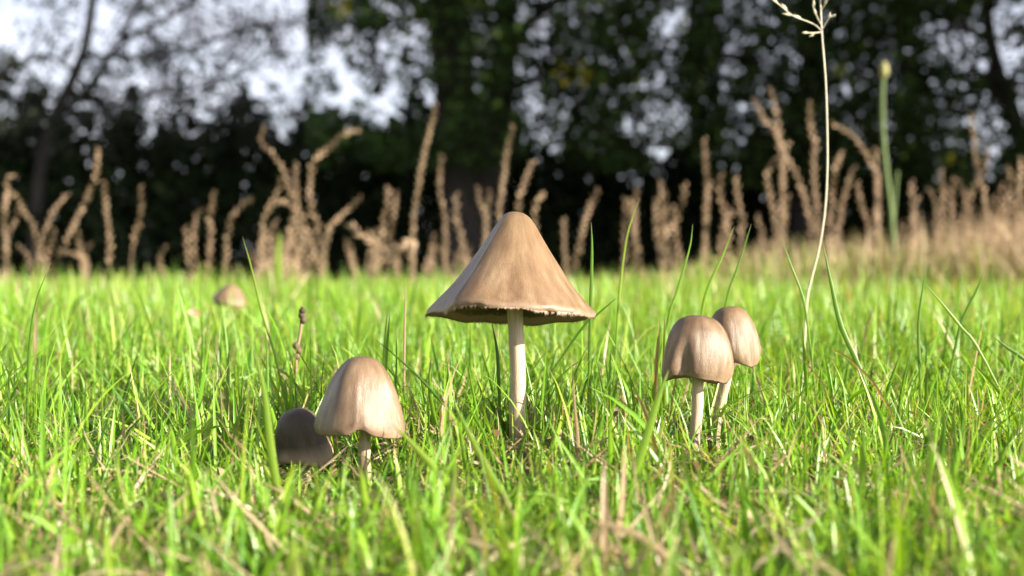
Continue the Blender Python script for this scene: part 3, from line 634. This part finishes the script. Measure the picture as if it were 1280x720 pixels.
ST = [
 ('dry seed stalk at the left edge, upright with a small hook at its tip', [(17, 219), (10, 222), (8, 238), (6, 262), (5, 286), (7, 310), (8, 345)], 1.40, 9.5, .25),
 ('bent dry stalk beside the leftmost hooked one, zigzagging down to the right', [(14, 238), (24, 251), (30, 266), (43, 285), (46, 310), (53, 345)], 1.45, 8.5, .3),
 ('short dry stalk leaning right in the leftmost cluster', [(84, 243), (68, 262), (57, 288), (50, 312), (53, 345)], 1.45, 8.5, .35),
 ('thin side stalk between the two leftmost stems', [(23, 262), (19, 276), (11, 294), (9, 320)], 1.47, 7, .2),
 ('tall dry seed stalk at left with a long spike curving up to the right', [(122, 184), (121, 206), (116, 231), (104, 257), (92, 281), (82, 303), (72, 325), (66, 348)], 1.42, 9.0, .25),
 ('short drooping side stalk right of the tall left spike', [(91, 279), (98, 291), (100, 312), (104, 340)], 1.46, 7.5, .2),
 ('upright single dry stalk, first right of the tall left spike', [(131, 226), (132, 262), (136, 293), (138, 345)], 1.42, 9, .3),
 ('gently curved single dry stalk, second right of the tall left spike', [(175, 234), (177, 257), (174, 276), (167, 303), (162, 347)], 1.42, 9, .45),
 ('small curled dim stalk in the gap right of the curved single one', [(209, 308), (199, 322), (204, 345)], 1.6, 8, .2),
 ('very short stub stalk low at the left, between the first clusters', [(21, 308), (34, 318), (38, 345)], 1.45, 8, .2),
 ('low stalk lying nearly flat between the tall left spike and its neighbour', [(79, 316), (92, 318), (106, 322), (108, 342)], 1.45, 8, .1),
 ('short stalk with round tip, leftmost of the cluster of four', [(232, 283), (233, 303), (238, 345)], 1.5, 8.5, .3),
 ('inward curving stalk, second of the cluster of four', [(254, 262), (244, 272), (242, 303), (245, 345)], 1.5, 8.5, .2),
 ('stalk with a fat pale green-brown head, third of the cluster of four', [(266, 240), (266, 256), (262, 270), (263, 303), (261, 345)], 1.5, 10, .2),
 ('stalk arching right to a drooping round tip, last of the cluster of four', [(315, 249), (302, 257), (290, 271), (284, 297), (281, 345)], 1.46, 9, .2),
 ('tall zigzag dry stalk leaning left with a crooked top', [(331, 160), (326, 178), (337, 189), (349, 204), (357, 218), (361, 234), (369, 251), (377, 270), (385, 290), (392, 318), (401, 345)], 1.40, 9, .12),
 ('tall dry stalk arching over to the right near the crooked one', [(449, 163), (430, 167), (411, 184), (394, 200), (388, 220), (387, 248), (392, 270), (398, 294), (402, 345)], 1.40, 10, .15),
 ('thin reddish stalk standing between the crooked and the arching stalks', [(370, 204), (369, 228), (372, 251), (368, 290), (360, 345)], 1.5, 7, .4),
 ('stalk bent over left below the crooked one', [(352, 222), (344, 246), (334, 262), (327, 297), (325, 345)], 1.45, 9, .2),
 ('low arched stalk joining the middle of the crooked stalk cluster', [(337, 262), (346, 253), (360, 253), (368, 264), (362, 290), (354, 345)], 1.48, 9, .1),
 ('dry stalk reaching out right to a round tip beside the arching one', [(451, 247), (434, 262), (415, 280), (407, 303), (405, 345)], 1.42, 9, .2),
 ('short broken stalk in the base of the crooked stalk cluster', [(345, 275), (338, 296), (342, 345)], 1.5, 9, .1),
 ('second short stalk in the base of the crooked stalk cluster', [(372, 272), (380, 300), (386, 345)], 1.52, 9, .1),
 ('stout short dry stalk, left of the tallest spike', [(485, 232), (485, 254), (479, 278), (476, 302), (474, 345)], 1.46, 10, .25),
 ('dim thin stalk just right of the stout short one', [(495, 241), (492, 272), (484, 310), (482, 345)], 1.55, 7, .3),
 ('tallest dry seed spike, slender and nearly upright left of the tall mushroom cap', [(546, 129), (539, 155), (532, 184), (526, 213), (522, 241), (517, 270), (516, 299), (516, 345)], 1.38, 8.5, .18),
 ('reddish dry stalk, first right of the tallest spike', [(553, 193), (550, 218), (550, 246), (556, 271), (557, 345)], 1.48, 8.5, .3),
 ('dim blurred stalk, second right of the tallest spike', [(570, 241), (570, 270), (577, 299), (586, 345)], 1.6, 10, .2),
 ('stalk just left of the tall mushroom cap, straight with rounded tip', [(598, 235), (602, 257), (608, 281), (610, 345)], 1.5, 9, .2),
 ('shorter stalk touching the straight one left of the tall cap', [(613, 238), (610, 262), (606, 300), (603, 345)], 1.53, 8, .2),
 ('tall thin stalk rising from behind the tip of the tall mushroom cap', [(641, 157), (634, 187), (631, 211), (627, 239), (624, 266), (622, 345)], 1.45, 8.5, .3),
 ('stout stalk leaning right, rising behind the tip of the tall mushroom cap', [(667, 201), (656, 224), (650, 248), (648, 270), (645, 345)], 1.48, 9.5, .3),
 ('hooked short stalk peeping over the right shoulder of the tall cap', [(679, 239), (674, 250), (668, 262), (672, 345)], 1.5, 9, .2),
 ('knobbly short stalk right of the tall cap shoulder', [(705, 271), (705, 294), (708, 345)], 1.5, 8, .2),
 ('single stalk leaning right, clear of the others right of the tall cap', [(748, 236), (739, 254), (730, 280), (724, 309), (717, 345)], 1.43, 9.5, .25),
 ('dim straight stalk behind the thin pale blade right of the tall cap', [(782, 248), (781, 290), (781, 345)], 1.7, 9, .2),
 ('stalk with rounded tip just right of the dim straight one', [(797, 237), (793, 257), (794, 292), (793, 345)], 1.6, 9.5, .2),
 ('short stalk, left arm of the forked bunch between the mushroom groups', [(820, 250), (820, 272), (826, 300), (826, 345)], 1.6, 10, .15),
 ('small stalk top above the forked bunch, nearly hidden by pale light spots', [(826, 226), (827, 250), (832, 300), (834, 345)], 1.8, 9, .3),
 ('stalk leaning right, right arm of the forked bunch', [(857, 227), (852, 258), (844, 276), (833, 300), (834, 345)], 1.6, 10, .1),
 ('tall thin blurred stalk between the forked bunch and the crowded stalks', [(880, 175), (882, 200), (884, 240), (882, 280), (880, 345)], 1.9, 8, .2),
 ('left stalk of the crowded bunch above the joined pair', [(888, 227), (882, 248), (882, 280), (885, 345)], 1.6, 9, .2),
 ('middle stalk of the crowded bunch above the joined pair', [(900, 218), (900, 245), (907, 270), (910, 300), (910, 345)], 1.6, 11, .1),
 ('right stalk of the crowded bunch above the joined pair', [(920, 220), (921, 243), (927, 270), (925, 345)], 1.6, 10, .15),
 ('short stout stalk filling the foot of the crowded bunch', [(915, 262), (905, 285), (898, 345)], 1.62, 11, .05),
 ('tall feathery stalk curving from upper left, left of the pale grass stem', [(943, 124), (955, 149), (969, 162), (978, 188), (994, 215), (1005, 247), (1014, 285), (1017, 345)], 1.65, 10, .15),
 ('loose side tuft on top of the feathery stalk', [(962, 108), (966, 124), (971, 142), (974, 175), (978, 230), (976, 345)], 1.8, 10, .5),
 ('straight stalk crossing below the feathery one', [(985, 176), (980, 208), (978, 254), (978, 345)], 1.6, 10, .15),
 ('bowed stalk, left of the straight one under the feathery stalk', [(971, 196), (959, 215), (962, 243), (969, 278), (972, 345)], 1.62, 9, .1),
 ('upright stalk directly left of the pale grass stem', [(1013, 126), (1012, 153), (1018, 178), (1017, 223), (1021, 262), (1024, 345)], 1.6, 10, .15),
 ('stalk hooking over to the left, just right of the pale grass stem', [(1041, 155), (1060, 165), (1075, 180), (1087, 200), (1096, 220), (1097, 254), (1098, 345)], 1.5, 9.5, .15),
 ('short stalk right beside the pale grass stem, leaning right', [(1053, 188), (1043, 215), (1040, 254), (1038, 345)], 1.62, 9, .2),
 ('stalk leaning right under the hooked one', [(1067, 208), (1057, 239), (1049, 278), (1044, 345)], 1.55, 10, .1),
 ('short pale stalk below the hooked stalk arch', [(1072, 227), (1076, 254), (1086, 285), (1090, 345)], 1.55, 9, .1),
 ('stub stalk against the left side of the green stem', [(1095, 184), (1096, 206), (1100, 345)], 1.7, 9, .5),
 ('short dim stalk, first right of the green stem', [(1139, 225), (1140, 250), (1142, 345)], 1.7, 9, .3),
 ('small bent stalk, second right of the green stem', [(1150, 244), (1142, 270), (1144, 345)], 1.6, 8.5, .2),
 ('stalk curving left at the foot of the right-hand weeds', [(1162, 238), (1170, 262), (1176, 345)], 1.6, 9, .15),
 ('upright stalk in the middle of the right-hand weeds', [(1177, 212), (1178, 236), (1183, 345)], 1.7, 9, .3),
 ('stalk with a rounded tip left of the tall right-hand stalk', [(1191, 221), (1190, 248), (1190, 279), (1190, 345)], 1.62, 9.5, .15),
 ('drooping stalk leaning right under the tall right-hand stalk', [(1196, 224), (1206, 243), (1211, 273), (1212, 345)], 1.6, 9, .15),
 ('tall knobbly stalk near the right edge, straight top over a zigzag foot', [(1214, 143), (1217, 172), (1219, 196), (1225, 218), (1216, 238), (1213, 260), (1215, 345)], 1.55, 8.5, .1),
 ('crooked branch stalk on the right of the tall right-hand one', [(1234, 190), (1232, 210), (1226, 222), (1231, 252), (1232, 345)], 1.57, 8.5, .1),
 ('dry stalk second from the right edge', [(1259, 208), (1264, 230), (1258, 262), (1262, 345)], 1.6, 10, .1),
 ('stout dry stalk at the right edge, cut by the frame', [(1277, 200), (1274, 235), (1276, 345)], 1.55, 12, .1),
]
for lab, pix, d, wp, stt in ST: stalk(lab, pix, d, wp, stt, rnd=random.random())
# low dead stalks filling the foot of the row: shorter ones, crowded, each its own plant
rs = random.Random(5)
for k in range(84):
    x0 = rs.choice([rs.uniform(320, 400), rs.uniform(440, 600), rs.uniform(800, 1290), rs.uniform(860, 1290)]) if k < 80 else rs.uniform(20, 120)
    hh = rs.uniform(238, 315) if x0 > 780 else rs.uniform(285, 322)
    if x0 > 1120: hh -= rs.uniform(0, 28)
    le = rs.uniform(-16, 16)
    stalk('low dead stalk in the crowded foot of the dry stalk row', [(x0 + le, hh), (x0 + le * .5 + rs.uniform(-4, 4), (hh + 340) / 2), (x0, 345)], rs.uniform(1.5, 1.95), rs.uniform(5.5, 9), rs.uniform(.05, .3), rs.random(), 'low dead stalks in the foot of the row')

# curled dry leaf hanging among the stalks, thick green stems
stalk('knobbly orange-tan stalk kinked down to the left, left of the tall cap', [(436, 281), (446, 288), (455, 296), (474, 308), (490, 316), (504, 306), (514, 300), (517, 318), (518, 345)], 1.36, 14, .30, rnd=1.0, husk_len=1.7)
def green_stem(label, pix, d, wpx, bud):
    pts = [P(a, b, d) for a, b in reversed(pix)]; b0 = Vector(pts[0]); b0.z = float(gz(b0.x, b0.y)) - .002
    r = thing('reed', label, 'reed', b0); pth = spline([b0] + pts, 40); mm = d / FPX
    V, F = tube(pth, np.interp(np.linspace(0, 1, 40), [0, 1], [wpx * .38 * mm, wpx * .25 * mm]), 8); mesh_np('stem', V, F, M_REED, r, {'rnd': np.full(len(V), .1), 't': np.zeros(len(V))})
    if bud:
        p = spline([pts[-1], P(pix[0][0] + 1, pix[0][1] - bud / 2, d), P(pix[0][0] + 1, pix[0][1] - bud, d)], 9)
        V, F = tube(p, np.array([.3, .75, .95, 1, 1, .95, .8, .5, .1]) * wpx * .62 * mm, 8); mesh_np('bud', V, F, M_REED, r, {'rnd': np.full(len(V), 1.0), 't': np.zeros(len(V))})
green_stem('tall smooth green stem topped by a yellow bud, right of the pale grass stem', [(1104, 98), (1103, 125), (1104, 169), (1109, 223), (1114, 262), (1118, 330)], 1.5, 9, 22)
green_stem('short green stem leaning against the foot of the tall budded one', [(1122, 214), (1119, 247), (1116, 290), (1116, 335)], 1.52, 6, 0)
ribbon('grass_shoot', 'broad blurred green blade standing in the crooked stalk cluster', 'grass blade', [(346, 350), (347, 330), (348, 308), (351, 288)], 1.25, 11, M_GREEN, .9, GB)

# ------------------------------------------------------------------ trees and hedge
def leaf_mesh(name, cen, size, rnd, material, parent, kind='stuff', aspect=.55):
    n = len(cen); a = RNG.normal(size=(n, 3)); a /= np.linalg.norm(a, axis=1)[:, None]
    b = RNG.normal(size=(n, 3)); b -= a * (a * b).sum(1)[:, None]; b /= np.linalg.norm(b, axis=1)[:, None]; c = np.cross(a, b)
    s = size[:, None]
    V = np.stack([cen - a * s * .5, cen + b * s * .5 * aspect + c * s * .1, cen + a * s * .5, cen - b * s * .5 * aspect + c * s * .1], 1).reshape(-1, 3)
    i = np.arange(n)[:, None] * 4; F = np.concatenate([i + [[0, 1, 2]], i + [[0, 2, 3]]])
    return mesh_np(name, V, F, material, parent, {'rnd': np.repeat(rnd, 4), 't': np.zeros(4 * n)}, smooth_on=False, kind=kind)
# how closed the foliage is, read over 80 x 40 pixel fields of the photograph (rows from y = 0 down)
DENS = np.array([
 [.14, .20, .62, .40, .50, .80, .72, .95, .75, .86, .72, .70, .78, .84, .75, .60],
 [.14, .42, .68, .50, .34, .45, .60, .95, .72, .86, .86, .75, .80, .86, .58, .38],
 [.60, .62, .55, .48, .30, .28, .35, .95, .72, .84, .75, .66, .75, .82, .75, .50],
 [.80, .60, .48, .45, .40, .30, .25, .95, .62, .80, .78, .60, .88, .86, .82, .55],
 [.97, .90, .85, .88, .80, .72, .80, 1.0, .66, .90, .82, .68, .95, .90, .86, .60],
 [1.0, 1.0, 1.0, .97, .95, .95, .97, 1.0, .86, .99, .74, .76, .96, .93, .93, .88]])
def dens(px, py):
    gx = np.clip(px / 80 - .5, 0, 14.999); gy = np.clip(py / 40 - .5, 0, 4.999)
    i = gx.astype(int); j = gy.astype(int); fx = gx - i; fy = gy - j
    return (DENS[j, i] * (1 - fx) * (1 - fy) + DENS[j, i + 1] * fx * (1 - fy) + DENS[j + 1, i] * (1 - fx) * fy + DENS[j + 1, i + 1] * fx * fy)
def tree(label, base, trunk_paths, crown_px, dd, leaf, material, n_sprigs, per, sprig_r, limbs, rnd_fn, power=1.6):
    root = thing('tree', label, 'tree', base, 'trees behind the field')
    parts = []
    for path, r0, r1 in trunk_paths:
        pth = spline([np.array(p) for p in path], 26)
        parts.append(tube(pth, np.interp(np.linspace(0, 1, 26), [0, .06, 1], [r0 * 1.35, r0, r1]) * (1 + .05 * np.sin(np.arange(26) * 1.9)), 12))
    V, F = join(parts); mesh_np('trunk', V, F, M_BARK, root)
    # leaves through the crown's volume, gathered in clumps with gaps between them; fewer where the crown is open
    x0, x1, y0, y1 = crown_px; n = n_sprigs
    px = RNG.uniform(x0, x1, n); py = RNG.uniform(y0, y1, n); d = RNG.uniform(dd[0], dd[1], n)
    xx = (px - 640) / FPX * d; zz_ = CAM_H + (HORIZON - py) / FPX * d
    f = 1 / sprig_r; py = py + (py > 120) * RNG.exponential(14, n) * np.where(RNG.random(n) < .5, 1, 0)
    nz = np.array([noise.noise(Vector((a * f, b * f * .16, c * f))) + .55 * noise.noise(Vector((a * f * 2.6, b * f * .5 + 7, c * f * 2.6))) for a, b, c in zip(xx, d, zz_)])
    q = dens(px, py); z_ = np.sqrt(2) * np.vectorize(lambda v: NORM.inv_cdf(v))(np.clip(1 - q, .004, .996)) / np.sqrt(2)
    low = y1 - 8 - 50 * np.array([noise.noise(Vector((a * 1.7 + 3, b * .6, 1.1))) for a, b in zip(xx, d)])
    keep = (py < low) & (nz > .34 * z_ + .07) | (RNG.random(n) < .008)
    L = np.stack([xx, d, zz_], -1)[keep]
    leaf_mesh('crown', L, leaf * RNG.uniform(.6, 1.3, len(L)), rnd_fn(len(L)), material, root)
    # limbs and twigs towards some of the sprigs
    bp = []
    for l in limbs:
        pth = spline([np.array(p) for p in l[0]], 18); bp.append(tube(pth, np.linspace(l[1], l[2], 18), 6))
        m2 = l[3] if len(l) > 3 else 14
        for q_ in range(m2):
            s = RNG.integers(4, 17); a = pth[s]; dirv = RNG.normal(size=3) * np.array([1, .6, .8]); dirv /= np.linalg.norm(dirv); ln = RNG.uniform(.25, .8)
            b = a + dirv * ln * .5 + np.array([0, 0, .03]); e = a + dirv * ln + np.array([0, 0, RNG.uniform(-.15, .1)])
            bp.append(tube(spline([a, b, e], 7), np.linspace(.012, .003, 7), 4))
    if bp:
        V, F = join(bp); mesh_np('branches', V, F, M_BARK, root, kind='stuff')
    return root
def rnd_std(n): return np.clip(RNG.beta(2, 2.2, n), 0, 1)
GZ = -.42
def G_(px, d): p = P(px, 328, d); return (p.x, p.y, GZ - .02)
PP = lambda a, b, d: tuple(P(a, b, d))
# big dark tree in the middle: two stems
tree('big dark tree at the middle with a thick forked trunk', G_(575, 12.6),
     [([G_(588, 12.6), PP(585, 250, 12.6), PP(572, 150, 12.6), PP(566, 60, 12.6), PP(562, -60, 12.7), PP(570, -260, 12.8)], .25, .13),
      ([G_(600, 12.5), PP(612, 240, 12.5), PP(624, 160, 12.5), PP(630, 80, 12.45), PP(634, -20, 12.4), PP(650, -220, 12.3)], .16, .08)],
     (385, 900, -330, 215), (11.2, 14.0), .085, M_LEAF, 62000, 7, .28,
     [([PP(630, 70, 12.4), PP(670, 20, 12.3), PP(760, -30, 12.2), PP(860, -60, 12.0)], .06, .02, 20),
      ([PP(568, 60, 12.6), PP(520, 0, 12.5), PP(450, -20, 12.3), PP(390, 10, 12.1)], .06, .02, 20),
      ([PP(628, 120, 12.5), PP(690, 90, 12.2), PP(740, 100, 12.0), PP(800, 130, 11.8)], .035, .01, 20),
      ([PP(566, -100, 12.7), PP(480, -160, 12.5), PP(400, -190, 12.3)], .07, .03, 10),
      ([PP(650, -200, 12.4), PP(740, -230, 12.4), PP(850, -240, 12.2)], .06, .03, 10)], rnd_std)
tree('open airy tree at left with a crooked slanting bough and thin foliage', G_(40, 13.6),
     [([G_(40, 13.6), PP(46, 250, 13.6), PP(62, 160, 13.6), PP(90, 100, 13.6), PP(110, 40, 13.6), PP(120, -80, 13.6), PP(110, -250, 13.6)], .065, .03),
      ([PP(64, 156, 13.6), PP(112, 108, 13.5), PP(150, 55, 13.4), PP(205, 25, 13.3), PP(265, -20, 13.2)], .04, .018)],
     (-230, 420, -330, 200), (12.4, 15.0), .058, M_LEAFL, 66000, 6, .26,
     [([PP(112, 108, 13.5), PP(60, 70, 13.3), PP(0, 92, 13.2), PP(-60, 90, 13.0)], .03, .01, 26),
      ([PP(150, 55, 13.4), PP(165, 20, 13.3), PP(190, -30, 13.2), PP(240, -90, 13.2)], .025, .01, 26),
      ([PP(62, 160, 13.6), PP(110, 150, 13.3), PP(170, 120, 13.1), PP(260, 110, 13.0), PP(330, 80, 12.9)], .03, .008, 40),
      ([PP(100, 70, 13.6), PP(200, 70, 13.5), PP(300, 40, 13.5), PP(400, 20, 13.5)], .03, .008, 40),
      ([PP(118, -60, 13.6), PP(220, -110, 13.5), PP(330, -110, 13.5)], .04, .01, 20),
      ([PP(116, -60, 13.6), PP(20, -120, 13.5), PP(-100, -150, 13.5)], .04, .01, 20)], rnd_std)
tree('leafy tree at right with dense canopy full of small bright gaps', G_(1010, 13.2),
     [([G_(1010, 13.2), PP(1008, 250, 13.2), PP(1000, 160, 13.2), PP(1015, 70, 13.2), PP(1010, -80, 13.2), PP(1020, -280, 13.2)], .15, .07)],
     (860, 1150, -330, 235), (11.6, 14.6), .085, M_LEAF, 38000, 7, .23,
     [([PP(1002, 130, 13.2), PP(950, 90, 13.0), PP(900, 70, 12.6), PP(840, 80, 12.4)], .04, .01, 20),
      ([PP(1014, 60, 13.2), PP(1060, 30, 13.0), PP(1120, 20, 12.8)], .04, .01, 20),
      ([PP(1010, -70, 13.2), PP(940, -120, 13.0), PP(880, -140, 12.8)], .05, .02, 10)], rnd_std)
tree('rightmost tree with slanting boughs and large bright sky gaps', G_(1300, 12.4),
     [([G_(1300, 12.4), PP(1296, 250, 12.4), PP(1270, 150, 12.4), PP(1240, 60, 12.4), PP(1230, -60, 12.4), PP(1240, -280, 12.4)], .08, .04)],
     (1120, 1530, -330, 235), (11.2, 13.8), .085, M_LEAF, 50000, 7, .28,
     [([PP(1270, 150, 12.4), PP(1225, 92, 12.2), PP(1180, 100, 12.0), PP(1130, 80, 11.9)], .05, .015, 24),
      ([PP(1236, 50, 12.4), PP(1180, 20, 12.2), PP(1110, 10, 12.1)], .04, .01, 20),
      ([PP(1280, 180, 12.4), PP(1340, 110, 12.2), PP(1420, 70, 12.0)], .05, .015, 16)], rnd_std)

mt_ = [o for o in bpy.data.objects if o.get('label', '').startswith('big dark tree')][0]
for a, b in ((727, 92), (734, 97), (704, 88), (430, 10), (428, 14), (1052, 92), (585, 6), (802, 104), (845, 36)):
    c = np.array(P(a, b, 11.4)) + RNG.normal(size=(9, 3)) * .045
    leaf_mesh('sun_tinted_leaves', c, RNG.uniform(.06, .09, 9), RNG.uniform(.975, 1, 9) if a in (727, 734, 704, 430, 428) else RNG.uniform(.955, .977, 9), M_YELLOW, mt_)
# hedge of single shrubs behind the field
tops = [(-300, 120), (-170, 130), (-50, 110), (70, 165), (190, 178), (300, 172), (410, 190), (520, 180), (640, 200), (750, 205), (860, 222), (960, 215), (1060, 215), (1170, 225), (1280, 235), (1400, 215), (1520, 200)]
names = ['left of the airy tree, outside the left edge', 'second left of the airy tree', 'tallest, at the left edge under the airy tree bough', 'behind the tall left spike', 'behind the two single stalks', 'behind the cluster of four stalks',
         'behind the arching stalk', 'behind the tallest spike, left of the forked trunk', 'at the foot of the forked trunk', 'right of the forked trunk', 'lowest, behind the forked bunch of stalks', 'behind the feathery stalk',
         'behind the green budded stem', 'behind the right-hand weeds', 'at the right edge behind the tall right-hand stalk', 'first beyond the right edge', 'second beyond the right edge']
for (cx, ty), nm in zip(tops, names):
    d = 14.6 + rs.uniform(-.4, .4); b = Vector(G_(cx, d))
    r = thing('shrub', 'dense dark shrub of the hedge, ' + nm, 'shrub', b, 'shrubs of the dark hedge')
    topz = P(cx, ty, d).z; H = topz - GZ; n = 5200
    u = RNG.random(n); ph = RNG.random(n) * 2 * math.pi; q = RNG.random(n) ** .4
    hz = u * H; wr = .78 * np.sqrt(np.clip(1 - (u - .35) ** 2 / .48, .02, 1)) * (1 + .22 * np.sin(ph * 3 + cx) + .15 * np.sin(u * 11 + cx))
    cen = np.stack([b.x + wr * q * np.cos(ph) * 1.05, b.y + wr * q * np.sin(ph) * .9, GZ + hz * (1 + .16 * np.sin(ph * 2 + cx) + .12 * np.sin(ph * 5) + RNG.exponential(.05, n))], -1)
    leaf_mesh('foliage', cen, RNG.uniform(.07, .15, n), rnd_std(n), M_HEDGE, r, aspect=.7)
    for k in range(3):
        a = RNG.uniform(-.2, .2, 2); V, F = tube(spline([np.array([b.x + a[0] * .3, b.y + a[1] * .3, GZ - .02]), np.array([b.x + a[0], b.y + a[1], GZ + H * .4]), np.array([b.x + a[0] * 2.4, b.y + a[1] * 2, GZ + H * .8])], 8), np.linspace(.035, .01, 8), 6)
        mesh_np('stem', V, F, M_BARK, r)
# unseen trees added beyond the right edge to shade the hedge
def shade_tree(label, x, y, h, r):
    root = thing('tree', label, 'tree', (x, y, GZ - .02), 'unseen trees added to shade the hedge')
    V, F = tube(spline([np.array([x, y, GZ - .02]), np.array([x + .1, y, h * .4]), np.array([x, y + .1, h * .8])], 16), np.linspace(.22, .08, 16), 10); mesh_np('trunk', V, F, M_BARK, root)
    n = 900; c = RNG.normal(size=(n, 3)); c /= np.linalg.norm(c, axis=1)[:, None]; c *= (RNG.random(n) ** .4)[:, None]; c *= np.array([r, r, h * .5]); c += np.array([x, y, h * .52])
    k = np.repeat(np.arange(n), 9); L = c[k] + RNG.normal(size=(n * 9, 3)) * .2
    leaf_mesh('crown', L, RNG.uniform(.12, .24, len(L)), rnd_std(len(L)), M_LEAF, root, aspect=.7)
shade_tree('added shade tree beyond the right edge, nearest the lawn', 7.2, 6.0, 6.0, 1.9)
shade_tree('added shade tree beyond the right edge, second from the lawn', 7.6, 8.8, 7.0, 2.2)
shade_tree('added shade tree beyond the right edge, at the corner of the hedge', 7.6, 11.8, 7.0, 2.3)
